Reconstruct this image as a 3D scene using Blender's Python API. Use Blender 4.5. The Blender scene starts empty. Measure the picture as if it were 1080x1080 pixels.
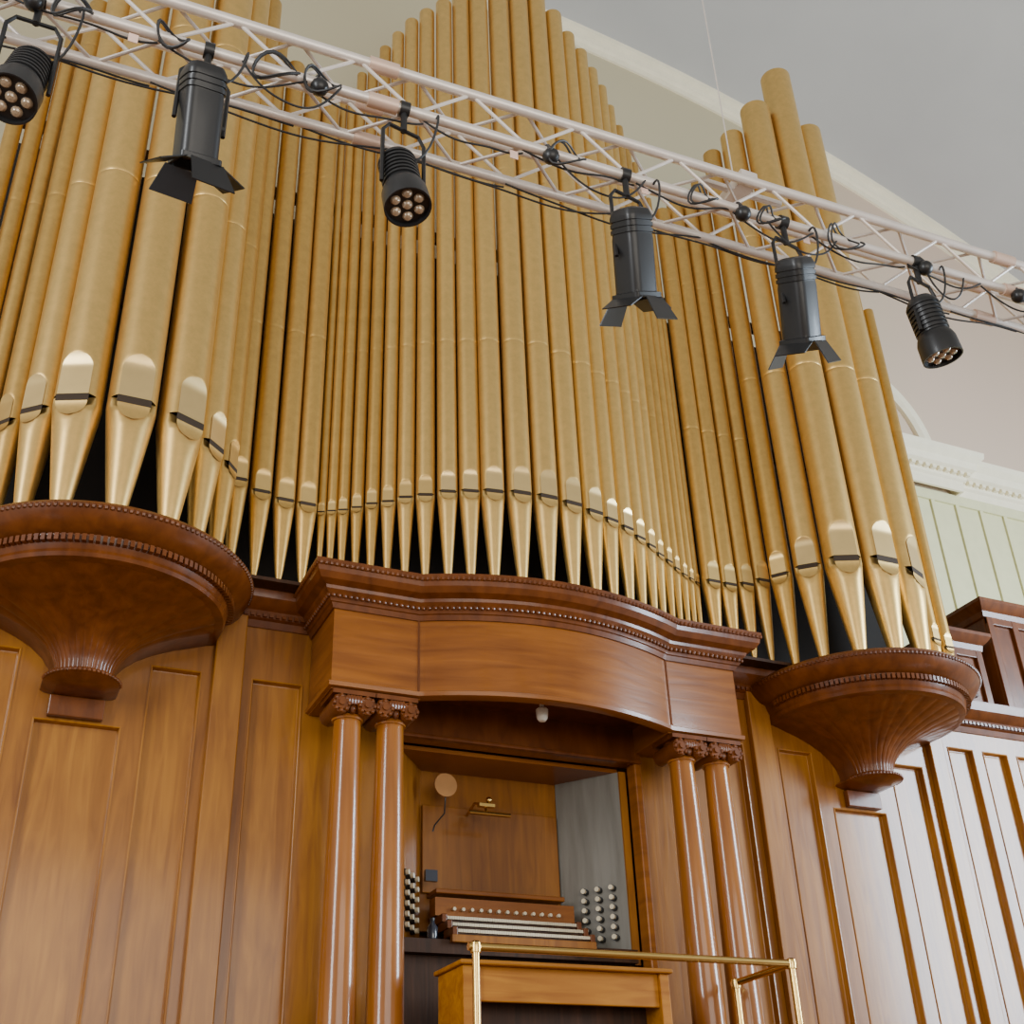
import bpy, math, random
from mathutils import Vector, Matrix
random.seed(4)
CX=3.24
COL=bpy.context.scene.collection

# ------------------------------------------------ materials
def nt(name):
    m=bpy.data.materials.new(name); m.use_nodes=True
    n=m.node_tree; b=n.nodes['Principled BSDF']; return m,n,b
def plain(name,col,rough=.5,metal=0,coat=0,emit=None,estr=0,nscale=8,var=.12,grain=0):
    m,n,b=nt(name)
    tc=n.nodes.new('ShaderNodeTexCoord'); no=n.nodes.new('ShaderNodeTexNoise')
    no.inputs['Scale'].default_value=nscale; no.inputs['Detail'].default_value=8 if grain else 4
    if grain: no.inputs['Roughness'].default_value=.75
    n.links.new(tc.outputs['Object'],no.inputs['Vector'])
    r=n.nodes.new('ShaderNodeValToRGB')
    r.color_ramp.elements[0].position=.3; r.color_ramp.elements[1].position=.7
    r.color_ramp.elements[0].color=[c*(1-var) for c in col]+[1]
    r.color_ramp.elements[1].color=[min(1,c*(1+var)) for c in col]+[1]
    n.links.new(no.outputs['Fac'],r.inputs['Fac']); n.links.new(r.outputs['Color'],b.inputs['Base Color'])
    b.inputs['Roughness'].default_value=rough; b.inputs['Metallic'].default_value=metal
    b.inputs['Coat Weight'].default_value=coat; b.inputs['Coat Roughness'].default_value=.15
    return m
def wood(name,dark,light,rough=.35,coat=.35,sc=(7,7,.7),bump=.02,blotch=.25,ior=1.3,dist=1.2,crough=.16):
    m,n,b=nt(name)
    tc=n.nodes.new('ShaderNodeTexCoord'); mp=n.nodes.new('ShaderNodeMapping'); mp.inputs['Scale'].default_value=sc
    n.links.new(tc.outputs['Object'],mp.inputs['Vector'])
    a=n.nodes.new('ShaderNodeTexNoise'); a.inputs['Scale'].default_value=2.2; a.inputs['Detail'].default_value=7; a.inputs['Distortion'].default_value=dist
    n.links.new(mp.outputs['Vector'],a.inputs['Vector'])
    c=n.nodes.new('ShaderNodeTexNoise'); c.inputs['Scale'].default_value=1.6; c.inputs['Detail'].default_value=3
    n.links.new(tc.outputs['Object'],c.inputs['Vector'])
    mx=n.nodes.new('ShaderNodeMath'); mx.operation='MULTIPLY_ADD'; mx.inputs[1].default_value=1-blotch
    n.links.new(a.outputs['Fac'],mx.inputs[0])
    m2=n.nodes.new('ShaderNodeMath'); m2.operation='MULTIPLY'; m2.inputs[1].default_value=blotch
    n.links.new(c.outputs['Fac'],m2.inputs[0]); n.links.new(m2.outputs[0],mx.inputs[2])
    r=n.nodes.new('ShaderNodeValToRGB'); r.color_ramp.elements[0].position=.34; r.color_ramp.elements[1].position=.66
    r.color_ramp.elements[0].color=(*dark,1); r.color_ramp.elements[1].color=(*light,1)
    n.links.new(mx.outputs[0],r.inputs['Fac']); n.links.new(r.outputs['Color'],b.inputs['Base Color'])
    b.inputs['Roughness'].default_value=rough; b.inputs['Coat Weight'].default_value=coat; b.inputs['Coat Roughness'].default_value=crough
    b.inputs['IOR'].default_value=ior
    bp=n.nodes.new('ShaderNodeBump'); bp.inputs['Strength'].default_value=.10; bp.inputs['Distance'].default_value=bump
    n.links.new(a.outputs['Fac'],bp.inputs['Height']); n.links.new(bp.outputs['Normal'],b.inputs['Normal'])
    return m
AMBER=wood('amber_wood',(.175,.056,.004),(.30,.112,.009),rough=.48,coat=.6,blotch=.35)
PANEL=wood('panel_wood',(.215,.073,.005),(.365,.146,.012),rough=.48,coat=.6,blotch=.35)
MAHOG=wood('mahogany',(.085,.021,.003),(.155,.042,.006),rough=.38,coat=.35,blotch=.2,dist=.4,sc=(6,6,1.5))
FRIEZE=wood('frieze_wood',(.15,.042,.004),(.27,.088,.010),rough=.36,coat=.35,sc=(.8,.8,8),blotch=.3,dist=.5)
COLW=wood('column_wood',(.21,.064,.006),(.32,.110,.013),rough=.35,coat=.75,blotch=.2,dist=.5,crough=.1)
JAMB_GLARE=wood('jamb_wood_glare',(.13,.12,.10),(.19,.18,.155),rough=.3,coat=.6,dist=.3)  # glare on the right jamb, painted as a paler greyish wood colour
DARKW=wood('dark_wood',(.02,.008,.003),(.06,.022,.008),rough=.5,coat=.1)
BENCHW=wood('bench_wood',(.27,.088,.006),(.42,.165,.014),sc=(.8,7,7),coat=.1,rough=.5)
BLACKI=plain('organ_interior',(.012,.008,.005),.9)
GOLD=plain('gilded_pipe',(.68,.450,.150),.40,.84,nscale=14,var=.10,grain=1)
GOLD_SHADE=plain('shaded_gilded_pipe',(.58,.360,.105),.40,.86,nscale=14,var=.12,grain=1)  # same gilding, darker: shade of recessed and outer pipes put into the colour
LIP=plain('bright_gilding',(.76,.55,.24),.3,.78,var=.05)
LIP2=plain('dull_gilding',(.66,.45,.16),.38,.8,var=.05)
SLOT=plain('mouth_dark',(.03,.016,.006),.8)
BRASS=plain('brass',(.66,.44,.14),.22,1,var=.05)
STEEL=plain('truss_aluminium',(.70,.63,.57),.38,.4,var=.06)
PINK=plain('coupler_metal',(.62,.44,.34),.4,.3,var=.06)
BLACK=plain('black_metal',(.016,.016,.017),.42,.3,coat=.12)
CABLE=plain('black_rubber',(.014,.014,.015),.55)
LENS=plain('led_lens',(.40,.30,.20),.15,.2,coat=.8)
DLENS=plain('dark_lens',(.06,.05,.05),.1,.2,coat=.8)
WHITE=plain('white_plastic',(.8,.77,.68),.35)
IVORY=plain('ivory',(.62,.54,.38),.3)
CREAM=plain('cream_plaster',(.84,.77,.57),.6,var=.04)
GREEN=plain('green_paint',(.64,.62,.36),.6,var=.04)
GREY=plain('vault_grey',(.48,.48,.475),.8,var=.05,nscale=.7)
FLOORM=wood('floor_wood',(.15,.07,.03),(.26,.13,.06),sc=(1,8,8))
GLASS=plain('mirror_glass',(.40,.19,.06),.4,.4)
SCREEN=plain('dark_screen',(.02,.025,.04),.15,coat=.5)
TAG=plain('paper_tag',(.80,.55,.45),.6)
WALLM,n_,b_=nt('wall_paint')
tc=n_.nodes.new('ShaderNodeTexCoord'); sx=n_.nodes.new('ShaderNodeSeparateXYZ'); n_.links.new(tc.outputs['Object'],sx.inputs[0])
mr=n_.nodes.new('ShaderNodeMapRange'); mr.inputs['From Min'].default_value=7.6; mr.inputs['From Max'].default_value=9.8
n_.links.new(sx.outputs['X'],mr.inputs['Value'])
rr=n_.nodes.new('ShaderNodeValToRGB'); rr.color_ramp.elements[0].color=(.50,.44,.29,1); rr.color_ramp.elements[1].color=(.60,.46,.35,1)
n_.links.new(mr.outputs[0],rr.inputs[0]); n_.links.new(rr.outputs[0],b_.inputs['Base Color']); b_.inputs['Roughness'].default_value=.8

# ------------------------------------------------ mesh helpers
def thing(name,label,cat,loc,group=None):
    e=bpy.data.objects.new(name,None); e.location=loc; e.empty_display_size=.1
    COL.objects.link(e); e['label']=label; e['category']=cat
    if group: e['group']=group
    return e
def worldloc(p):
    v=Vector((0,0,0))
    while p is not None: v+=Vector(p.location); p=p.parent
    return v
def mk(name,verts,faces,mat,parent=None,smooth=True,ang=35,bevel=0,label=None,kind=None,cat=None,group=None,origin=None):
    me=bpy.data.meshes.new(name)
    o0=worldloc(parent) if parent is not None else Vector(origin or (0,0,0))
    me.from_pydata([tuple(Vector(v)-o0) for v in verts],[],faces)
    me.validate(); me.materials.append(mat)
    import bmesh
    bm=bmesh.new(); bm.from_mesh(me); bmesh.ops.recalc_face_normals(bm,faces=bm.faces); bm.to_mesh(me); bm.free()
    if smooth:
        me.shade_smooth(); me.set_sharp_from_angle(angle=math.radians(ang))
    ob=bpy.data.objects.new(name,me); COL.objects.link(ob)
    if parent is not None: ob.parent=parent
    else: ob.location=o0
    if bevel:
        b=ob.modifiers.new('bevel','BEVEL'); b.width=bevel; b.segments=2; b.limit_method='ANGLE'
    for k,v in (('label',label),('kind',kind),('category',cat),('group',group)):
        if v: ob[k]=v
    return ob
def bx(x0,x1,y0,y1,z0,z1):
    v=[(x,y,z) for x in(x0,x1) for y in(y0,y1) for z in(z0,z1)]
    f=[(0,1,3,2),(4,6,7,5),(0,4,5,1),(2,3,7,6),(0,2,6,4),(1,5,7,3)]
    return v,f
def join(parts):
    V=[];F=[]
    for v,f in parts:
        o=len(V); V+=list(v); F+=[tuple(i+o for i in q) for q in f]
    return V,F
def lathe(prof,c=(0,0,0),seg=32,a0=0,a1=2*math.pi,cap=True):
    full=abs(a1-a0-2*math.pi)<1e-6
    n=seg if full else seg+1
    V=[];F=[]
    for r,z in prof:
        for i in range(n):
            a=a0+(a1-a0)*i/seg
            V.append((c[0]+r*math.cos(a),c[1]+r*math.sin(a),c[2]+z))
    for j in range(len(prof)-1):
        for i in range(seg):
            k=(i+1)%n
            F.append((j*n+i,j*n+k,(j+1)*n+k,(j+1)*n+i))
    if cap and full:
        F.append(tuple(range(n-1,-1,-1))); F.append(tuple((len(prof)-1)*n+i for i in range(n)))
    return V,F
def tube(pts,r,seg=8):
    pts=[Vector(p) for p in pts]; V=[];F=[]
    prev=None
    for i,p in enumerate(pts):
        d=(pts[min(i+1,len(pts)-1)]-pts[max(i-1,0)]).normalized()
        if prev is None:
            u=d.orthogonal().normalized()
        else:
            u=(prev-d*prev.dot(d)).normalized()
        prev=u; w=d.cross(u)
        for k in range(seg):
            a=2*math.pi*k/seg; V.append(tuple(p+u*r*math.cos(a)+w*r*math.sin(a)))
    for i in range(len(pts)-1):
        for k in range(seg):
            l=(k+1)%seg; F.append((i*seg+k,i*seg+l,(i+1)*seg+l,(i+1)*seg+k))
    F.append(tuple(range(seg-1,-1,-1))); F.append(tuple((len(pts)-1)*seg+k for k in range(seg)))
    return V,F
def sphere(c,r,seg=10,rings=6,sz=1):
    prof=[(max(1e-4,r*math.sin(math.pi*j/rings)),-r*sz*math.cos(math.pi*j/rings)) for j in range(rings+1)]
    return lathe(prof,c,seg)
def mitres(path):
    out=[]
    P=[Vector(p) for p in path]
    for i in range(len(P)):
        ns=[]
        if i>0: d=(P[i]-P[i-1]).normalized(); ns.append(Vector((d.y,-d.x)))
        if i<len(P)-1: d=(P[i+1]-P[i]).normalized(); ns.append(Vector((d.y,-d.x)))
        if len(ns)==2: m=(ns[0]+ns[1])/(1+ns[0].dot(ns[1]))
        else: m=ns[0]
        out.append(m)
    return out
def sweep(path,prof):
    M=mitres(path); V=[];F=[]; n=len(prof)
    for p,m in zip(path,M):
        for o,z in prof: V.append((p[0]+m.x*o,p[1]+m.y*o,z))
    for i in range(len(path)-1):
        for j in range(n):
            k=(j+1)%n; F.append((i*n+j,i*n+k,(i+1)*n+k,(i+1)*n+j))
    F.append(tuple(range(n))); F.append(tuple((len(path)-1)*n+j for j in range(n-1,-1,-1)))
    return V,F
def along(path,off,step):
    M=mitres(path); Q=[Vector((p[0]+m.x*off,p[1]+m.y*off)) for p,m in zip(path,M)]
    pts=[];acc=step/2
    for a,b in zip(Q,Q[1:]):
        L=(b-a).length
        while acc<L: pts.append(a+(b-a)*acc/L); acc+=step
        acc-=L
    return pts

# ------------------------------------------------ pipes
def make_pipe(x,y,r,base,mz,top,phi,label,gold,lip,seam):
    T=thing('organ_pipe',label,'organ pipe',(x,y,base),'gilded facade pipes of the organ')
    n=Vector((math.sin(phi),-math.cos(phi))); t=Vector((math.cos(phi),math.sin(phi)))
    seg=44
    H=2.05*r; W=.66*r
    def wu(z):
        if z>=H: return 0
        s=H-z
        return W*math.sqrt(max(0,1-max(0,1-s/(W*1.0))**2))
    Lh=.8*r
    def wl(z):
        if z>=Lh: return 0
        return W*math.sqrt(max(0,1-(z/Lh)**2))
    slot=.36*r
    rows=[i*H/14 for i in range(15)]
    zs=[(mz+q,r) for q in rows]
    zs+= [(mz+H+.01,r)]
    for zz in seam:
        if zz<top-.3: zs+=[(zz-.03,r),(zz-.003,r),(zz,r*.986),(zz+.003,r),(zz+.03,r)]
    zs+=[(top,r),(top,r*.93),(top-.25,r*.93)]
    V=[];F=[]
    for q,(z,rr_) in enumerate(zs):
        w=wu(z-mz) if z<=mz+H else 0
        lim=math.sqrt(rr_*rr_-w*w) if z<=mz+H+.02 else rr_*2
        for i in range(seg):
            a=2*math.pi*(i+.5)/seg; ct=rr_*math.sin(a); cn=rr_*math.cos(a)
            cn=min(cn,lim)
            p=t*ct+n*cn; V.append((x+p.x,y+p.y,z))
    for j in range(len(zs)-1):
        for i in range(seg):
            k=(i+1)%seg; F.append((j*seg+i,j*seg+k,(j+1)*seg+k,(j+1)*seg+i))
    mk('pipe_body',V,F,gold,T,ang=50)
    z1=mz-slot; L=z1-base
    zf=[(base,.20*r),(base+.03,.23*r)]
    for q in (.15,.35,.55,.72,.82,.88,.92,.96,1): 
        zf.append((base+L*q,.23*r+(.77*r)*q**.93))
    zf.append((mz,r))
    V=[];F=[]
    for z,R in zf:
        w=min(wl(max(0,z1-z)),R*.9) if z>z1-Lh else 0
        lim=math.sqrt(R*R-w*w)
        if z>=z1: lim=.45*r
        for i in range(seg):
            a=2*math.pi*(i+.5)/seg; ct=R*math.sin(a); cn=min(R*math.cos(a),lim)
            p=t*ct+n*cn; V.append((x+p.x,y+p.y,z))
    for j in range(len(zf)-1):
        for i in range(seg):
            k=(i+1)%seg; F.append((j*seg+i,j*seg+k,(j+1)*seg+k,(j+1)*seg+i))
    F.append(tuple(range(seg)))
    mk('pipe_foot',V,F,gold,T,ang=50)
    def strip(zw,eps):
        V=[];F=[]
        for z,w,R in zw:
            d=math.sqrt(max(1e-6,R*R-w*w))+eps
            for s in (-1,1):
                p=t*(w*s)+n*d; V.append((x+p.x,y+p.y,z))
        for j in range(len(zw)-1): F.append((2*j,2*j+1,2*j+3,2*j+2))
        return V,F
    up=[(mz+q,max(wu(q),.001),r) for q in [i*H/18 for i in range(19)]]
    mk('upper_lip',*strip(up,.0035),lip,T,label='bright polished upper lip of the pipe mouth')
    lo=[]
    for i in range(8):
        q=Lh*i/7; f=(L-q)/L; R=.23*r+.77*r*f**.93
        lo.append((z1-q,max(min(wl(q),R*.88),.001),R))
    mk('lower_lip',*strip(lo,.003),gold,T)
    d=math.sqrt(r*r-W*W)
    sl=[]
    for z in (z1+.001,mz-.001):
        for s in (-1,1):
            p=t*(W*1.04*s)+n*(d*1.0+.003); sl.append((x+p.x,y+p.y,z))
    mk('pipe_mouth',sl,[(0,1,3,2)],SLOT,T,label='dark open slot of the pipe mouth')

BASE=5.085
ch=[0,.19,.374,.526,.671,.805,.926,1.03,1.129,1.219,1.304,1.375,1.44]
cy=[6.30,6.31,6.34,6.375,6.41,6.47,6.52,6.57,6.61,6.65,6.68,6.70,6.72]
cr=[.091,.089,.084,.073,.069,.065,.058,.051,.048,.044,.040,.035,.031]
cm=[5.86,5.855,5.845,5.835,5.82,5.80,5.785,5.76,5.745,5.72,5.70,5.69,5.68]
ct_=[11.4,11.3,11.15,10.98,10.86,10.74,10.62,10.46,10.28,10.1,9.95,9.75,9.6]
LC='round gilded facade pipe standing on the curved centre cornice'
LF='slender gilded facade pipe in the flat between tower and centre'
LT='large gilded facade pipe standing on the round wooden corbel'
for i,h in enumerate(ch):
    for s in ((1,-1) if i else (1,)):
        make_pipe(CX+s*h,cy[i],cr[i],BASE,cm[i],ct_[i],s*math.radians(24)*min(1,h),LC,GOLD if i<8 else GOLD_SHADE,LIP if i<5 else LIP2,(7.15-.12*h,8.9-.2*h))
for h,mz,tp in ((1.556,5.69,9.45),(1.702,5.69,9.6),(1.859,5.72,9.8),(2.014,5.78,10.0)):
    for s in (1,-1): make_pipe(CX+s*h,6.69,.072,BASE,mz,tp,0,LF,GOLD_SHADE,LIP2,(7.05,8.6))
TB_=4.965
for off,y,r,mz,tp,ph in ((0,6.2,.143,5.96,11.25,0),(-.295,6.25,.138,5.94,10.72,-24),(.295,6.25,.138,5.94,10.65,24),(-.485,6.42,.107,5.93,10.45,-42),(.485,6.42,.107,5.93,10.25,42),
        (-.63,6.57,.085,5.91,10.3,-52),(.63,6.57,.085,5.91,9.6,52),(.765,6.69,.062,5.77,9.4,20),(.89,6.70,.06,5.67,9.2,10),(1.02,6.70,.055,5.62,9.0,0)):
    for s in (1,-1):
        make_pipe(CX+s*(2.76+off),y,r,TB_ if abs(off)<.7 else BASE,mz-.12,tp,s*math.radians(ph),LT if off<.7 else LF,GOLD if abs(off)<.6 else GOLD_SHADE,LIP if abs(off)<.6 else LIP2,(7.6,9.1))

# ------------------------------------------------ organ case
CASE=thing('organ_case','panelled reddish-brown wooden organ case with curved canopy cornice','organ case',(CX,6.9,0))
XR=CX+5.3; XL=CX-4.2
FY=6.87
panels=[]
P=[(1.46,1.78,4.52),(2.08,2.38,4.52),(2.50,2.98,4.12),(3.10,3.42,4.52)]
for s in (1,-1):
    for a,b,zt in P: panels.append((min(CX+s*a,CX+s*b),max(CX+s*a,CX+s*b),2.25,zt))
panels+= [(CX+3.72,CX+3.98,2.25,4.72),(CX+4.08,CX+4.34,2.25,4.72),(CX+4.44,CX+4.7,2.25,4.72)]
panels.sort()
st=[]; x=XL
ev=[(a,b,zt) for a,b,zb,zt in panels]+[(CX-.9,CX+.9,None)]
ev.sort()
for a,b,zt in ev:
    st.append(bx(x,a,FY,6.98,2.0,4.96))
    if zt: st.append(bx(a,b,FY,6.98,zt,4.96)); st.append(bx(a,b,FY,6.98,2.0,2.25))
    else: st.append(bx(a,b,FY,6.98,4.27,4.96))
    x=b
st.append(bx(x,XR,FY,6.98,2.0,4.96))
mk('case_frame',*join(st),AMBER,CASE,smooth=False)
mk('case_base',*join([bx(XL,XR,6.84,7.0,0,1.99)]),AMBER,CASE,smooth=False,bevel=.01)
for a,b,zb,zt in panels:
    V=[];F=[]
    rings=[(0,FY-.001),(0,FY-.005),(.006,FY-.006),(.010,FY-.003),(.014,FY+.038),(.020,FY+.040)]
    for ins,yy in rings:
        V+=[(a+ins,yy,zb+ins),(b-ins,yy,zb+ins),(b-ins,yy,zt-ins),(a+ins,yy,zt-ins)]
    for j in range(len(rings)-1):
        for k in range(4):
            l=(k+1)%4; F.append((4*j+k,4*j+l,4*j+4+l,4*j+4+k))
    j=4*(len(rings)-1); F.append((j,j+1,j+2,j+3))
    mk('case_panel',V,F,PANEL,CASE,smooth=False)
for s in (1,-1):
    a,b=sorted((CX+s*1.84,CX+s*2.02))
    mk('pilaster_board',*bx(a,b,FY-.05,FY,2.0,4.96),PANEL,CASE,smooth=False,bevel=.008)
    a,b=sorted((CX+s*3.50,CX+s*3.64))
    mk('pilaster_board',*bx(a,b,FY-.05,FY,2.0,4.96),PANEL,CASE,smooth=False,bevel=.008)
path=[(-1.42,6.86),(-1.42,6.38),(-.88,6.38)]
path+= [(x_/20*.88,6.38-.21*(1-(x_/20)**2)) for x_ in range(-19,20)]
path+= [(.88,6.38),(1.42,6.38),(1.42,6.86)]
path=[(CX+a,b) for a,b in path]
mk('canopy_frieze',*sweep(path,[(0,4.33),(.015,4.335),(.018,4.36),(0,4.37),(0,4.85),(-.06,4.85),(-.06,4.33)]),FRIEZE,CASE,ang=30)
mk('canopy_cornice',*sweep(path,[(-.05,4.83),(.012,4.83),(.025,4.86),(.035,4.865),(.05,4.90),(.075,4.925),(.08,4.945),(.125,4.965),(.15,5.0),(.155,5.03),(.165,5.04),(.165,5.075),(-.05,5.075)]),MAHOG,CASE,ang=25)
beads=[]
for p in along(path,.052,.036): beads.append(sphere((p.x,p.y,4.895),.0145,8,5))
mk('bead_moulding',*join(beads),MAHOG,CASE)
beads=[]
for p in along(path,.158,.032): beads.append(sphere((p.x,p.y,5.045),.016,6,4))
mk('egg_moulding',*join(beads),MAHOG,CASE)
for s in (1,-1):
    a,b=sorted((CX+s*.86,CX+s*1.415))
    mk('entablature_block',*bx(a,b,6.40,6.865,4.325,4.80),FRIEZE,CASE,smooth=False)
    c=CX+s*.88
    mk('joint_strip',*bx(c-.005,c+.005,6.372,6.40,4.34,4.84),MAHOG,CASE,smooth=False)
M=mitres(path)
top=[(p[0]+m.x*.12,p[1]+m.y*.12) for p,m in zip(path,M)]
N=len(top); V=[(a,b,5.07) for a,b in top]+[(a,b,5.082) for a,b in top]
F=[tuple(range(N)),tuple(range(2*N-1,N-1,-1))]+[(i,(i+1)%N,N+(i+1)%N,N+i) for i in range(N)]
mk('canopy_top',V,F,DARKW,CASE,smooth=False)
for s in (1,-1):
    pth=[(XL,FY),(CX-1.42,FY)] if s<0 else [(CX+1.42,FY),(XR,FY)]
    mk('flat_cornice',*sweep(pth,[(-.05,4.86),(.012,4.86),(.03,4.90),(.05,4.91),(.07,4.95),(.11,4.975),(.14,5.01),(.15,5.05),(.15,5.082),(-.3,5.082),(-.3,5.06),(-.05,5.06)]),MAHOG,CASE,ang=25)
    bb=[]
    for p in along(pth,.05,.04): bb.append(bx(p.x-.012,p.x+.012,p.y-.02,p.y+.02,4.912,4.935))
    mk('dentil_moulding',*join(bb),MAHOG,CASE,smooth=False)
    pd=[(CX-1.5-2.4,6.62),(CX-1.47,6.62)] if s<0 else [(CX+1.47,6.62),(CX+3.9,6.62)]
    mk('toe_board',*bx(pd[0][0],pd[1][0],6.60,7.3,5.06,5.083),DARKW,CASE,smooth=False)
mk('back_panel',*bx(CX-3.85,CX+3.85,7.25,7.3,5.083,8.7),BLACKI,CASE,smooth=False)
for z0 in (7.1,8.5): mk('pipe_rack',*bx(CX-3.8,CX+3.8,6.86,6.9,z0,z0+.1),DARKW,CASE,smooth=False)
mk('recess_lining',*join([bx(CX-.93,CX-.90,6.98,7.55,2.0,4.6),bx(CX+.90,CX+.93,6.98,7.55,2.0,4.6),bx(CX-.93,CX+.93,7.5,7.55,2.0,4.6)]),MAHOG,CASE,smooth=False)
mk('recess_soffit',*bx(CX-.88,CX+.88,6.44,6.87,4.50,4.54),MAHOG,CASE,smooth=False)
mk('recess_fascia',*bx(CX-.9,CX+.9,6.845,6.868,4.27,4.50),MAHOG,CASE,smooth=False)
for s in (1,-1):
    a,b=sorted((CX+s*.845,CX+s*.9))
    mk('recess_architrave',*bx(a,b,6.84,6.95,2.0,4.27),FRIEZE,CASE,smooth=False,bevel=.01)
mk('recess_moulding',*bx(CX-.9,CX+.9,6.82,6.86,4.255,4.285),MAHOG,CASE,smooth=False,bevel=.01)
def uppercase(x0,x1,y,z1):
    parts=[bx(x0,x1,y,y+.4,5.083,z1-.14)]
    w=x1-x0
    n=max(1,round(w/.3)); 
    for i in range(n+1):
        c=x0+.035+(w-.07)*i/n; parts.append(bx(c-.035,c+.035,y-.03,y,5.09,z1-.15))
    parts+=[bx(x0,x1,y-.028,y,z1-.22,z1-.15),bx(x0,x1,y-.028,y,5.09,5.18)]
    mk('side_case',*join(parts),MAHOG,CASE,smooth=False,bevel=.006)
    pth=[(x0,y+.4),(x0,y),(x1,y),(x1,y+.4)]
    mk('side_case_cornice',*sweep(pth,[(-.02,z1-.16),(.02,z1-.15),(.03,z1-.10),(.06,z1-.07),(.09,z1-.03),(.09,z1),(-.3,z1)]),MAHOG,CASE,ang=25)
uppercase(7.34,7.70,7.0,5.84)
uppercase(7.86,8.5,7.0,6.20)

# ------------------------------------------------ corbels (part of the case)
def corbel(cx):
    T=bpy.data.objects.new('organ_corbel',None); COL.objects.link(T); T.parent=CASE
    T.location=Vector((cx,6.7,4.2))-Vector(CASE.location); T['label']='dark polished mahogany trumpet-shaped corbel carrying the large pipes'
    YC=6.70
    def stilt(prof,seg=56,gore=0):
        V=[];F=[]
        for r,z in prof:
            V.append((cx-r,6.868,z))
            for i in range(seg+1):
                a=math.pi+math.pi*i/seg; q=r
                if gore:
                    k=i%gore; q=r*(.978 if k==0 else 1-.012*(abs(k-gore/2)/(gore/2))**2)
                V.append((cx+q*math.cos(a),YC+q*math.sin(a),z))
            V.append((cx+r,6.868,z))
        n=seg+3
        for j in range(len(prof)-1):
            for i in range(n-1): F.append((j*n+i,j*n+i+1,(j+1)*n+i+1,(j+1)*n+i))
            F.append((j*n,(j+1)*n,(j+1)*n+n-1,j*n+n-1))
        F.append(tuple(range(n))); F.append(tuple((len(prof)-1)*n+i for i in range(n)))
        return V,F
    mk('corbel_bowl',*stilt([(.155,4.32),(.16,4.36),(.18,4.41),(.225,4.47),(.295,4.53),(.385,4.58),(.49,4.625),(.60,4.66),(.66,4.68),(.72,4.70)],128,8),MAHOG,T,ang=40)
    mk('corbel_pendant',*stilt([(.02,4.25),(.12,4.252),(.14,4.262),(.19,4.272),(.208,4.282),(.208,4.292),(.19,4.302),(.17,4.308),(.16,4.32)]),MAHOG,T,ang=40)
    mk('corbel_cornice',*stilt([(.69,4.69),(.735,4.70),(.745,4.72),(.74,4.74),(.76,4.775),(.77,4.812),(.82,4.835),(.855,4.87),(.875,4.90),(.885,4.92),(.885,4.94),(.865,4.963),(.60,4.963)]),MAHOG,T,ang=25)
    mk('corbel_block',*bx(cx-.15,cx+.15,6.82,6.868,4.13,4.25),MAHOG,T,smooth=False,bevel=.006)
    bd=[];b2=[];b3=[]
    for i in range(70):
        a=math.pi+math.pi*(i+.5)/70; n=Vector((math.cos(a),math.sin(a),0)); t=Vector((-n.y,n.x,0)); c=Vector((cx,YC,4.787))+n*.773
        vv=[tuple(c+n*(q*.018)+t*(w*.011)+Vector((0,0,h*.019))) for q in(-1,1) for w in (-1,1) for h in (-1,1)]
        bd.append((vv,bx(0,1,0,1,0,1)[1]))
    for i in range(86):
        a=math.pi+math.pi*(i+.5)/86
        b2.append(sphere((cx+.881*math.cos(a),YC+.881*math.sin(a),4.925),.0165,6,4))
    for i in range(26):
        a=math.pi+math.pi*(i+.5)/26
        b3.append(sphere((cx+.206*math.cos(a),YC+.206*math.sin(a),4.287),.012,6,5))
    mk('dentil_moulding',*join(bd),MAHOG,T,smooth=False); mk('rim_moulding',*join(b2),MAHOG,T); mk('pendant_beads',*join(b3),MAHOG,T)
corbel(CX-2.76); corbel(CX+2.76)

# ------------------------------------------------ columns
def column(cx,cy_):
    T=thing('wooden_column','polished orange-brown wooden column with carved scroll capital','column',(cx,cy_,2.0),'paired columns beside the console')
    prof=[(.106,2.12)]+[(.106-.026*(k/10)**1.4,2.12+(4.17-2.12)*k/10) for k in range(1,11)]+[(.09,4.17),(.094,4.18),(.09,4.195),(.08,4.20)]
    mk('column_shaft',*lathe(prof,(cx,cy_,0),36),COLW,T)
    mk('column_base',*lathe([(.15,2.0),(.15,2.04),(.14,2.05),(.145,2.07),(.13,2.09),(.12,2.10),(.125,2.11),(.108,2.12)],(cx,cy_,0),32),MAHOG,T)
    mk('column_capital',*join([lathe([(.078,4.20),(.09,4.215),(.112,4.245),(.118,4.27),(.105,4.30)],(cx,cy_,0),28),bx(cx-.13,cx+.13,cy_-.13,cy_+.13,4.296,4.323)]),MAHOG,T)
    sc=[]
    for sx in (-1,1):
        c=Vector((cx+sx*.078,0,4.235))
        for rr0,e in ((.056,0),(.038,.012),(.019,.026)):
            sc.append(tube([(c.x,cy_-.130-e,c.z),(c.x,cy_+.130+e,c.z)],rr0,16))
        for k in range(8):
            a=2*math.pi*k/8; sc.append(sphere((c.x+.044*math.cos(a),cy_-.134,c.z+.044*math.sin(a)),.015,6,5))
    for k in range(5): sc.append(sphere((cx-.036+.018*k,cy_-.128,4.262),.018,8,5,1.8))
    for k in range(12):
        a=2*math.pi*k/12; sc.append(sphere((cx+.100*math.cos(a),cy_+.100*math.sin(a),4.222),.024,8,5,1.5))
    mk('capital_scroll',*join(sc),MAHOG,T)
for h in (1.01,1.275):
    for s in (-1,1): column(CX+s*h,6.51)

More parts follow.
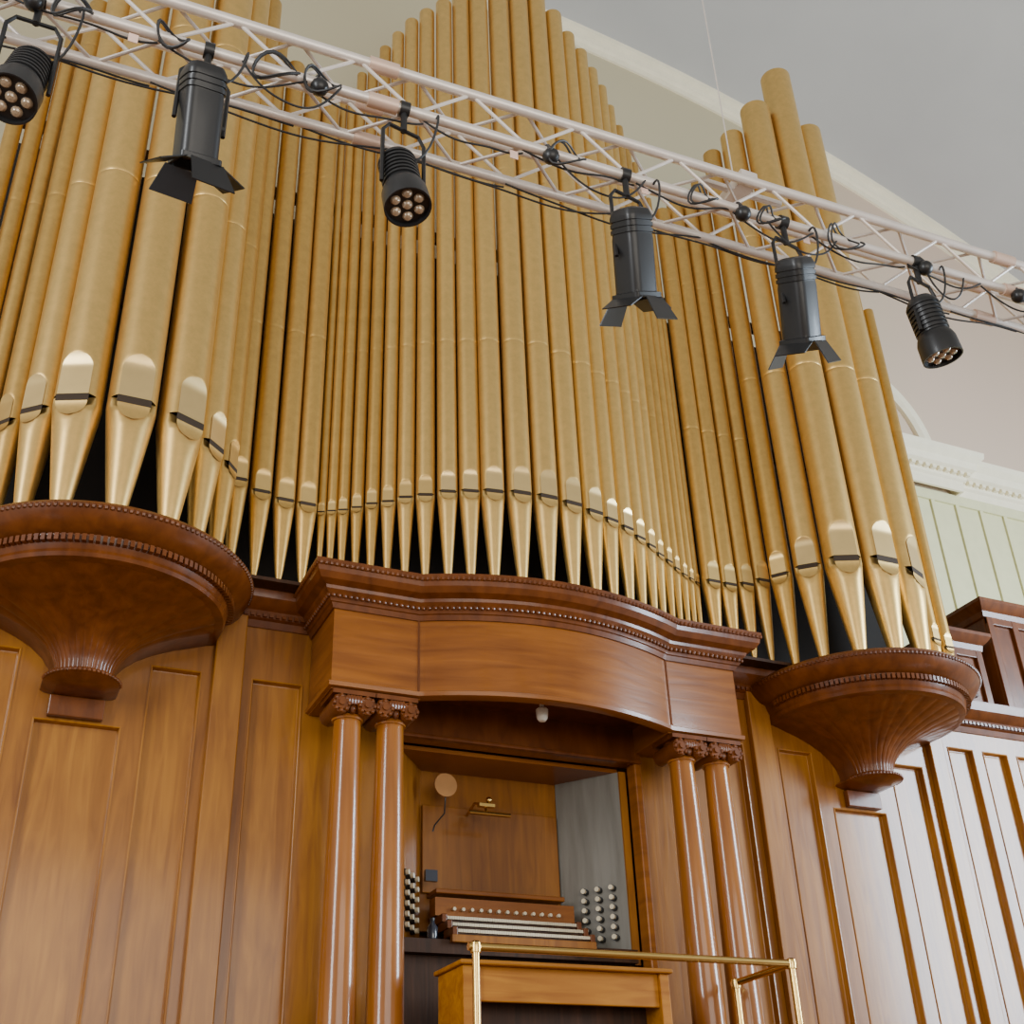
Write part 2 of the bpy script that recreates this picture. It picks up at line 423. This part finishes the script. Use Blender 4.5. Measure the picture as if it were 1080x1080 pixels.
# ------------------------------------------------ console
CON=thing('organ_console','wooden organ console recessed between columns with keyboards and stops','organ console',(CX,7.0,2.0))
def jamb(s):
    a=(CX+s*.80,6.965); b=(CX+s*.50,7.36)
    V=[];
    nx,ny=(b[1]-a[1]),-(b[0]-a[0]); 
    L=math.hypot(nx,ny); nx/=L;ny/=L
    if nx*s>0: nx,ny=-nx,-ny
    for p in (a,b):
        for o in (0,-.03):
            for z in (2.98,4.235): V.append((p[0]+nx*o,p[1]+ny*o,z))
    F=[(0,1,5,4),(2,6,7,3),(0,2,3,1),(4,5,7,6),(0,4,6,2),(1,3,7,5)]
    J=mk('stop_jamb',V,F,JAMB_GLARE if s>0 else AMBER,CON,smooth=False,label='stop jamb with rows of knobs, pale glare put into its colour' if s>0 else None)
    for r_ in range(6):
        for c_ in range(3):
            f=.22+.2*c_; zc=3.16+.062*r_
            p=Vector((a[0]+(b[0]-a[0])*f,a[1]+(b[1]-a[1])*f,zc)); n=Vector((nx,ny,0))
            mk('stop_collar',*tube([p,p+n*.006,p+n*.03],.021,12),BLACK,J,label='dark turned collar of a stop knob')
            mk('stop_knob',*tube([p+n*.03,p+n*.034,p+n*.047,p+n*.050],.016,12),IVORY,J,label='round ivory organ stop knob')
jamb(1);jamb(-1)
mk('console_side',*bx(CX+.79,CX+.84,6.96,7.0,2.98,4.235),AMBER,CON,smooth=False)
mk('console_side',*bx(CX-.84,CX-.79,6.96,7.0,2.98,4.235),AMBER,CON,smooth=False)
mk('console_back',*join([bx(CX-.52,CX+.52,7.37,7.42,3.2,4.235)]),AMBER,CON,smooth=False)
mk('console_hood',*join([bx(CX-.8,CX+.8,7.0,7.42,4.235,4.262)]),FRIEZE,CON,smooth=False)
mk('music_desk',*bx(CX-.45,CX+.45,7.20,7.37,3.40,3.43),FRIEZE,CON,smooth=False,bevel=.006)
mk('music_desk_board',*bx(CX-.49,CX+.49,7.34,7.365,3.43,4.0),AMBER,CON,smooth=False,bevel=.006)
mk('console_body',*join([bx(CX-.80,CX+.80,6.98,7.45,2.0,2.98),bx(CX-.79,CX+.79,6.9,7.36,2.98,3.06)]),DARKW,CON,smooth=False)
mk('key_slip',*join([bx(CX-.48,CX+.48,6.86,6.9,3.04,3.085)]),AMBER,CON,smooth=False,bevel=.005)
for k in range(3):
    y0=6.88+.085*k; z0=3.085+.055*k
    kb=mk('keyboard',*bx(CX-.44,CX+.44,y0,y0+.14,z0,z0+.020),DARKW,CON,smooth=False)
    wk=[]
    n=56; w=.88/n
    for i in range(n): wk.append(bx(CX-.44+i*w+.0008,CX-.44+(i+1)*w-.0008,y0-.012,y0+.13,z0+.014,z0+.032))
    o=mk('white_keys',*join(wk),IVORY,kb,smooth=False); o['kind']='stuff'
    bk=[]
    for i in range(n):
        if i%7 in (0,1,3,4,5): bk.append(bx(CX-.44+(i+1)*w-.005,CX-.44+(i+1)*w+.005,y0+.04,y0+.13,z0+.032,z0+.043))
    o=mk('black_keys',*join(bk),BLACK,kb,smooth=False); o['kind']='stuff'
    for s in (-1,1):
        a,b=sorted((CX+s*.475,CX+s*.443)); mk('key_cheek',*bx(a,b,y0-.015,y0+.14,z0-.005,z0+.045),MAHOG,CON,smooth=False,bevel=.004)
mk('tab_rail',*bx(CX-.48,CX+.48,7.14,7.24,3.25,3.36),FRIEZE,CON,smooth=False)
for i in range(13):
    xx=CX-.36+.06*i
    mk('piston_button',*tube([(xx,7.14,3.29),(xx,7.115,3.29)],.011,10),IVORY,CON,label='small ivory piston button')
mk('console_screen',*bx(2.72,2.80,7.20,7.23,3.47,3.54),SCREEN,CON,smooth=False)

mir=thing('rear_view_mirror','small round amber-tinted mirror on a thin arm above the console','mirror',(2.84,7.15,4.05))
mk('mirror_disc',*tube([(2.84,7.165,4.08),(2.84,7.15,4.08)],.078,24),GLASS,mir)
mk('mirror_arm',*tube([(2.84,7.16,4.0),(2.84,7.18,3.9),(2.80,7.25,3.84),(2.79,7.26,3.80)],.005,6),BLACK,mir)
lam=thing('music_lamp','small brass tube lamp above the music desk','lamp',(3.11,7.1,3.9))
mk('lamp_shade',*tube([(2.98,7.1,3.90),(3.27,7.1,3.90)],.014,10),BRASS,lam)
mk('lamp_bracket',*join([tube([(3.10,7.1,3.91),(3.10,7.12,3.97),(3.06,7.2,3.99),(3.06,7.33,3.95)],.009,8),bx(3.05,3.16,7.09,7.13,3.945,3.965),sphere((3.12,7.1,3.99),.022)]),BRASS,lam)
bot=thing('dark_bottle','small dark blue bottle standing beside the keyboards','bottle',(2.665,6.94,3.062))
mk('bottle_body',*lathe([(.03,3.062),(.032,3.07),(.032,3.13),(.015,3.155),(.012,3.17)],(2.665,6.94,0),16),SCREEN,bot)
mk('bottle_cap',*lathe([(.014,3.17),(.014,3.185)],(2.665,6.94,0),12),BLACK,bot)
SX,SY=3.24,6.5
sen=thing('ceiling_sensor','small white dome sensor under the wooden canopy','sensor',(SX,SY,4.48))
mk('sensor_base',*lathe([(.04,4.48),(.045,4.49),(.045,4.50)],(SX,SY,-.0),20),WHITE,sen)
mk('sensor_stem',*lathe([(.014,4.41),(.014,4.48)],(SX,SY,0),12),WHITE,sen)
mk('sensor_dome',*lathe([(.002,4.33),(.022,4.334),(.034,4.35),(.038,4.37),(.040,4.41),(.03,4.42)],(SX,SY,0),20),WHITE,sen)

BN=thing('organ_bench','light orange wooden organ bench with open front below the top rail','bench',(3.17,6.3,2.0))
b0,b1=2.52,3.76
mk('bench_top',*bx(b0-.02,b1+.02,6.10,6.50,2.775,2.80),BENCHW,BN,smooth=False,bevel=.008)
mk('bench_side',*bx(b0,b0+.10,6.12,6.48,2.0,2.775),BENCHW,BN,smooth=False,bevel=.006)
mk('bench_side',*bx(b1-.06,b1,6.12,6.48,2.0,2.775),BENCHW,BN,smooth=False,bevel=.006)
mk('bench_rail',*bx(b0+.1,b1-.06,6.14,6.17,2.60,2.775),BENCHW,BN,smooth=False,bevel=.006)
mk('bench_back',*bx(b0+.1,b1-.06,6.30,6.33,2.05,2.775),DARKW,BN,smooth=False)

RL=thing('brass_railing','polished brass guard rail with round posts around the console platform','railing',(3.4,5.9,2.0))
zt=2.82
mk('hand_rail',*tube([(2.46,5.9,zt),(4.44,5.9,zt)],.020,14),BRASS,RL)
mk('hand_rail',*tube([(4.44,5.9,zt),(4.34,6.36,zt-.04)],.020,14),BRASS,RL)
for px,py,q in ((2.50,5.9,0),(4.44,5.9,0),(4.345,6.33,-.04)):
    z=zt+q
    mk('rail_post',*lathe([(.05,2.0),(.05,2.012),(.024,2.03),(.020,2.04),(.020,z-.03),(.028,z-.028),(.031,z),(.028,z+.02),(.018,z+.028)],(px,py,0),16),BRASS,RL)
mk('lower_rail',*tube([(2.5,5.9,2.38),(4.44,5.9,2.38)],.012,10),BRASS,RL)

PL=thing('organ_platform','raised wooden platform in front of the organ console','platform',(CX,6.2,0))
mk('platform_deck',*bx(CX-2.3,CX+2.3,5.6,6.83,1.95,1.998),FLOORM,PL,smooth=False,bevel=.01)
mk('platform_front',*bx(CX-2.25,CX+2.25,5.65,6.83,0,1.95),AMBER,PL,smooth=False)

# ------------------------------------------------ truss
TA=Vector((-.483,3.83,6.165)); TB=Vector((5.10,3.67,6.15)); TD=(TB-TA).normalized()
TS=TA-TD*1.6; TE=TB+TD*1.6; TL=(TE-TS).length
TN=Vector((-TD.y,TD.x,0)).normalized(); s2=.120
TR=thing('lighting_truss','square aluminium box truss with diagonal lacing hanging across the hall','lighting truss',tuple((TS+TE)/2))
def tp(u,a,b): return TS+TD*u+TN*a*s2+Vector((0,0,b*s2))
for a in (-1,1):
    for b in (-1,1):
        mk('truss_chord',*tube([tp(0,a,b),tp(TL,a,b)],.026,14),STEEL,TR)
L_=[];step=.28; k=0; u=.05
while u+step<TL:
    sgn=1 if k%2 else -1
    for a in (-1,1): L_.append(tube([tp(u,a,sgn),tp(u+step,a,-sgn)],.009,8))
    for b in (-1,1): L_.append(tube([tp(u,sgn,b),tp(u+step,-sgn,b)],.009,8))
    u+=step;k+=1
mk('truss_lacing',*join(L_),STEEL,TR)
for u in (3.25,6.95):
    for a in (-1,1):
        for b in (-1,1): mk('truss_coupler',*tube([tp(u-.07,a,b),tp(u+.07,a,b)],.036,12),PINK,TR)
for u in (5.25,):
    mk('suspension_bar',*tube([tp(u-.22,0,1.35),tp(u+.28,0,1.35)],.02,8),STEEL,TR)
    c=tp(u,0,0); mk('suspension_clamp',*bx(c.x-.05,c.x+.05,c.y-.13,c.y+.13,6.27,6.34),STEEL,TR)
    mk('suspension_wire',*tube([tp(u,0,1.5),tp(u,0,1.5)+Vector((0,0,8.2))],.004,6),STEEL,TR)
for u,b in ((3.9,-1.7),(5.55,-1.6),(2.15,-1.5),(4.6,-1.5)):
    c=tp(u,-1,b); mk('paper_tag',*bx(c.x-.02,c.x+.02,c.y-.002,c.y+.002,c.z-.025,c.z+.025),TAG,TR,smooth=False)

# cables
CG='black cables strung along the lighting truss'
def cable(parts,loc):
    T=thing('stage_cable','black rubber power cable drooping from the aluminium truss','cable',tuple(loc),CG)
    for nm,vf,m in parts: mk(nm,*vf,m,T)
def droop(u0,u1,sag,a=-1,b=-1.25):
    pts=[]
    ph=random.uniform(0,6)
    for i in range(21):
        t_=i/20; pts.append(tp(u0+(u1-u0)*t_,a+.12*math.sin(7*t_+ph),b+.12*math.sin(9*t_+ph))-Vector((0,0,sag*4*t_*(1-t_))))
    return tube(pts,.0055,6)
us=[0.2,1.15,1.65,2.25,2.9,3.45,3.95,4.55,5.1,5.6,6.2,6.7,7.2,8.0]
for a,b in zip(us,us[1:]): cable([('cable_run',droop(a,b,random.uniform(.03,.11)),CABLE)],tp(a,-1,-1.3))
for a,b in zip(us,us[2:]): cable([('cable_run',droop(a,b,random.uniform(.01,.06),1,-1.2),CABLE)],tp(a,1,-1.2))
for a,b in ((1.2,1.6),(2.6,3.05),(4.1,4.6),(5.3,5.75),(6.3,6.6),(7.0,7.3)): cable([('cable_run',droop(a,b,.20,-1.1,-1.0),CABLE)],tp(a,-1,-1.2))
for u,rad in ((1.55,.10),(2.75,.09),(2.95,.07),(4.15,.08),(4.9,.06),(5.75,.08),(5.3,.055),(7.15,.09),(2.3,.06),(1.9,.07)):
    c=tp(u,-1.15,-1.1)
    tl=random.uniform(-.6,.6)
    pts=[c+Vector((rad*math.cos(t_*math.pi/10+tl)*(1+.004*t_),.03*math.sin(t_*math.pi/5)-.0015*t_,rad*.85*math.sin(t_*math.pi/10)-.0012*t_)) for t_ in range(41)]
    T=thing('cable_coil','small coil of black cable hooked over the truss','cable',tuple(c),CG)
    mk('coil_loop',*tube(pts,.0055,6),CABLE,T)
for u in (1.75,2.95,4.08,5.15,6.3,6.95): 
    c=tp(u,-1.25,-1.45)
    T=thing('cable_plug','round black plug clipped under the truss','plug',tuple(c),CG)
    mk('plug_body',*sphere(tuple(c),.042,12,8),BLACK,T); mk('plug_neck',*tube([c+Vector((0,0,.03)),c+Vector((.0,.03,.09))],.018,8),BLACK,T)

# ------------------------------------------------ stage lights
def light_par():
    T=thing('stage_light','short round black multi-lens stage light hanging by a yoke','stage light',(0,0,0),'stage lights hanging from the truss')
    prof=[(.03,.22),(.06,.215),(.078,.19)]
    for k in range(7):
        z=.17-.025*k; prof+=[(.088,z),(.088,z-.012),(.080,z-.013),(.080,z-.024)]
    prof+=[(.092,-.02),(.102,-.05),(.105,-.13),(.105,-.15),(.098,-.15),(.096,-.13)]
    mk('light_housing',*lathe(prof,(0,0,0),32,cap=False),BLACK,T)
    mk('light_face',*lathe([(.002,-.128),(.097,-.13),(.097,-.12)],(0,0,0),32,cap=False),BLACK,T)
    for i in range(7):
        c=(0,0) if i==0 else (.06*math.cos(i*math.pi/3),.06*math.sin(i*math.pi/3))
        mk('light_lens',*lathe([(.001,-.146),(.014,-.144),(.022,-.136),(.024,-.128)],(c[0],c[1],0),16,cap=False),LENS,T,label='small round glass lens')
    return T
def rrect(w,d,r,z,n=5):
    P=[]
    for sx,sy,a0 in ((1,1,0),(-1,1,90),(-1,-1,180),(1,-1,270)):
        for i in range(n+1):
            a=math.radians(a0+90*i/n); P.append((sx*(w-r)+r*math.cos(a),sy*(d-r)+r*math.sin(a),z))
    return P
def light_fres():
    T=thing('stage_light','long boxy black spotlight with small barn doors, hanging from a yoke','stage light',(0,0,0),'stage lights hanging from the truss')
    lv=[(.05,.05,.03,.245),(.074,.07,.04,.235),(.084,.078,.04,.21)]
    for k in range(3):
        z=.20-.028*k; lv+=[(.086,.080,.04,z),(.086,.080,.04,z-.018),(.081,.075,.04,z-.020),(.081,.075,.04,z-.027)]
    lv+=[(.082,.078,.04,.10),(.082,.078,.04,-.15),(.090,.086,.02,-.155),(.090,.086,.02,-.178),(.078,.075,.02,-.178),(.076,.072,.02,-.14)]
    V=[];F=[]
    for w,d,r,z in lv: V+=rrect(w,d,r,z)
    n=24
    for j in range(len(lv)-1):
        for i in range(n): F.append((j*n+i,j*n+(i+1)%n,(j+1)*n+(i+1)%n,(j+1)*n+i))
    F.append(tuple(range(n)))
    mk('light_housing',V,F,BLACK,T,ang=40)
    mk('light_lens',*lathe([(.001,-.158),(.05,-.152),(.072,-.142)],(0,0,0),24,cap=False),DLENS,T)
    for i in range(4):
        a=i*math.pi/2+.25; n=Vector((math.cos(a),math.sin(a),0)); t=Vector((-math.sin(a),math.cos(a),0))
        w0,w1=(.08,.075) if i%2==0 else (.08,.105)
        e,dn=(.205,-.225) if i%2==0 else (.15,-.29)
        q=[n*.088-t*w0+Vector((0,0,-.178)),n*.088+t*w0+Vector((0,0,-.178)),n*e+t*w1+Vector((0,0,dn)),n*e-t*w1+Vector((0,0,dn))]
        o=n*.004+Vector((0,0,.004)); vv=[tuple(p) for p in q]+[tuple(p+o) for p in q]
        mk('barn_door',vv,[(0,1,2,3),(7,6,5,4),(0,4,5,1),(1,5,6,2),(2,6,7,3),(3,7,4,0)],BLACK,T,smooth=False)
    mk('light_knob',*tube([(.078,0,.0),(.108,0,.0)],.016,10),BLACK,T)
    return T
def hang(kind,x,z,tx,ty,tz):
    T=kind()
    u=(x-TS.x)/TD.x
    c=tp(u,-1,0); c.z=z
    ch_=tp(u,-1,-1)
    R=Matrix.Rotation(tz,4,'Z')@Matrix.Rotation(ty,4,'Y')@Matrix.Rotation(tx,4,'X')
    for o in list(T.children):
        o.data.transform(R)
    T.location=c; bpy.context.view_layer.update()
    rise=ch_.z-c.z
    w=.106
    ax=Vector((math.cos(tz),math.sin(tz),0))
    yp=[ -ax*w+Vector((0,0,-.02)), -ax*w+Vector((0,0,rise-.19)), -ax*(w-.03)+Vector((0,0,rise-.14)), ax*(w-.03)+Vector((0,0,rise-.14)), ax*w+Vector((0,0,rise-.19)), ax*w+Vector((0,0,-.02))]
    mk('yoke',*tube([tuple(c+p) for p in yp],.010,6),BLACK,T)
    top=Vector((0,0,rise))
    mk('hook_clamp',*join([tube([tuple(c+top+Vector((0,0,-.145))),tuple(c+top+Vector((0,0,-.03)))],.016,8),
        tube([tuple(c+top+TD*-.022),tuple(c+top+TD*.022)],.038,14)]),BLACK,T)
    pts=[]
    for i in range(13):
        t_=i/12; p0=R@Vector((0,0,.2)); p1=top+Vector((.15,-.02,-.02))
        pts.append(tuple(c+p0.lerp(p1,t_)+Vector((.07*math.sin(math.pi*t_),-.04*math.sin(math.pi*t_),-.07*math.sin(2*math.pi*t_)))))
    mk('light_cable',*tube(pts,.006,6),CABLE,T)
r_=math.radians
hang(light_par,-.31,5.54,r_(-16),r_(8),0)
hang(light_fres,.38,5.59,r_(26),r_(-10),r_(10))
hang(light_par,1.27,5.55,r_(-12),r_(-4),r_(10))
hang(light_fres,2.41,5.48,r_(26),r_(-24),r_(10))
hang(light_fres,3.33,5.47,r_(26),r_(-28),r_(10))
hang(light_par,4.18,5.54,r_(0),r_(-12),r_(10))
hang(light_par,4.98,5.60,r_(0),r_(10),r_(10))

# ------------------------------------------------ room shell
def arcz(dx): return 14.62-1.78*(abs(dx)/8.0)**2.15
WY=8.7
xs=[-9.5+i*.5 for i in range(39)]
V=[];F=[]
for dx in xs: V+=[(CX+dx,WY,0),(CX+dx,WY,arcz(dx))]
for i in range(len(xs)-1): F.append((2*i,2*i+2,2*i+3,2*i+1))
V2=[(a,b+.2,c) for a,b,c in V]; n=len(V)
F2=F+[tuple(q+n for q in f) for f in F]+[(2*i+1,2*i+3,2*i+3+n,2*i+1+n) for i in range(len(xs)-1)]
mk('wall_back',V+V2,F2,WALLM,None,smooth=False,kind='structure')
V=[];F=[]
for dx in xs:
    z=arcz(dx); V+=[(CX+dx,WY+.2,z),(CX+dx,-6,z),(CX+dx,WY+.2,z+.2),(CX+dx,-6,z+.2)]
for i in range(len(xs)-1):
    a=4*i;b=a+4; F+=[(a,b,b+1,a+1),(a+2,a+3,b+3,b+2),(a,a+2,b+2,b),(a+1,b+1,b+3,a+3)]
mk('ceiling',V,F,GREY,None,ang=60,kind='structure')
mk('floor',*bx(CX-9.5,CX+9.5,-6,WY,-.1,0),FLOORM,None,smooth=False,kind='structure')
prof=[(0,0),(.0,-.16),(-.05,-.15),(-.07,-.10),(-.14,-.08),(-.16,-.04),(-.24,-.03),(-.24,0)]
V=[];F=[];pn=len(prof)
X2=[-9.4+i*.25 for i in range(76)]
for dx in X2:
    z=arcz(dx); e=1e-3; d=Vector((2*e,arcz(dx+e)-arcz(dx-e))).normalized(); nrm=Vector((-d.y,d.x))
    for o,y in prof: V.append((CX+dx+nrm.x*o,WY+y,z+nrm.y*o))
for i in range(len(X2)-1):
    for j in range(pn):
        k=(j+1)%pn; F.append((i*pn+j,i*pn+k,(i+1)*pn+k,(i+1)*pn+j))
F.append(tuple(range(pn))); F.append(tuple((len(X2)-1)*pn+j for j in range(pn)))
mk('trim_1',V,F,CREAM,None,ang=30,kind='structure')
V=[];F=[]
prof=[(1.10,0),(1.10,-.05),(1.15,-.08),(1.24,-.08),(1.28,-.04),(1.28,0)]
pn=len(prof)
for i in range(41):
    a=math.pi*i/40
    for ro,y in prof: V.append((8.36+ro*math.cos(a),WY+y,9.1+1.0*ro*math.sin(a)))
for i in range(40):
    for j in range(pn):
        k=(j+1)%pn; F.append((i*pn+j,i*pn+k,(i+1)*pn+k,(i+1)*pn+j))
mk('trim_2',V,F,CREAM,None,ang=30,kind='structure')
pth=[(-6.2,WY),(8.9,WY),(8.9,WY-.14),(9.75,WY-.14),(9.75,WY),(12.6,WY)]
prof=[(0,8.66),(.03,8.66),(.04,8.78),(.07,8.80),(.08,8.86),(.16,8.90),(.18,8.98),(.24,9.03),(.25,9.10),(0,9.10)]
prof=[(o,z-.02) for o,z in prof]
mk('trim_3',*sweep(pth,prof),CREAM,None,ang=25,kind='structure')
bb=[]
for p in along(pth,.09,.10): bb.append(bx(p.x-.026,p.x+.026,p.y-.04,p.y+.04,8.81,8.85))
mk('trim_4',*join(bb),CREAM,None,smooth=False,kind='structure')
pb=[bx(7.0,12.7,WY-.03,WY+.01,2,8.64)]
for i in range(16): pb.append(bx(7.2+i*.36,7.25+i*.36,WY-.055,WY-.029,2,8.52))
pb.append(bx(7.0,12.7,WY-.06,WY-.029,8.52,8.65))
mk('trim_5',*join(pb),GREEN,None,smooth=False,kind='structure')

# ------------------------------------------------ lights, world, camera
def area(name,loc,target,sx,sy,power,col):
    l=bpy.data.lights.new(name,'AREA'); l.shape='RECTANGLE'; l.size=sx; l.size_y=sy; l.energy=power; l.color=col
    o=bpy.data.objects.new(name,l); COL.objects.link(o); o.location=loc
    o.rotation_euler=(Vector(target)-Vector(loc)).to_track_quat('-Z','Y').to_euler()
area('window_fill_light',(12.6,1.3,5.4),(6.6,6.9,3.6),2.6,4.6,1500,(.72,.86,1))
area('window_fill_light',(-7.5,-.5,6.0),(2,7,6),2.4,6.0,900,(.95,.98,1))
area('window_fill_light',(2,-5.5,4.0),(3,7,6),8.0,5.0,520,(1,.93,.82))  # warm front fill added behind the camera to brighten pipes and case
w=bpy.data.worlds.new('World'); bpy.context.scene.world=w; w.use_nodes=True
bg=w.node_tree.nodes['Background']; bg.inputs[0].default_value=(1,.96,.89,1); bg.inputs[1].default_value=.64
cam=bpy.data.cameras.new('camera'); co=bpy.data.objects.new('camera',cam); COL.objects.link(co)
pt,yw,ro=map(math.radians,(30.497,25.384,2.2329))
fwd=Vector((math.sin(yw)*math.cos(pt),math.cos(yw)*math.cos(pt),math.sin(pt)))
rt=Vector((math.cos(yw),-math.sin(yw),0)); dn=-rt.cross(fwd)
r2=rt*math.cos(ro)+dn*math.sin(ro); d2=-rt*math.sin(ro)+dn*math.cos(ro)
mt=Matrix((( r2.x,-d2.x,-fwd.x,0),(r2.y,-d2.y,-fwd.y,0),(r2.z,-d2.z,-fwd.z,1.6),(0,0,0,1)))
co.matrix_world=mt
cam.sensor_width=36; cam.lens=1274.8/1080*36
cam.clip_end=200
bpy.context.scene.camera=co
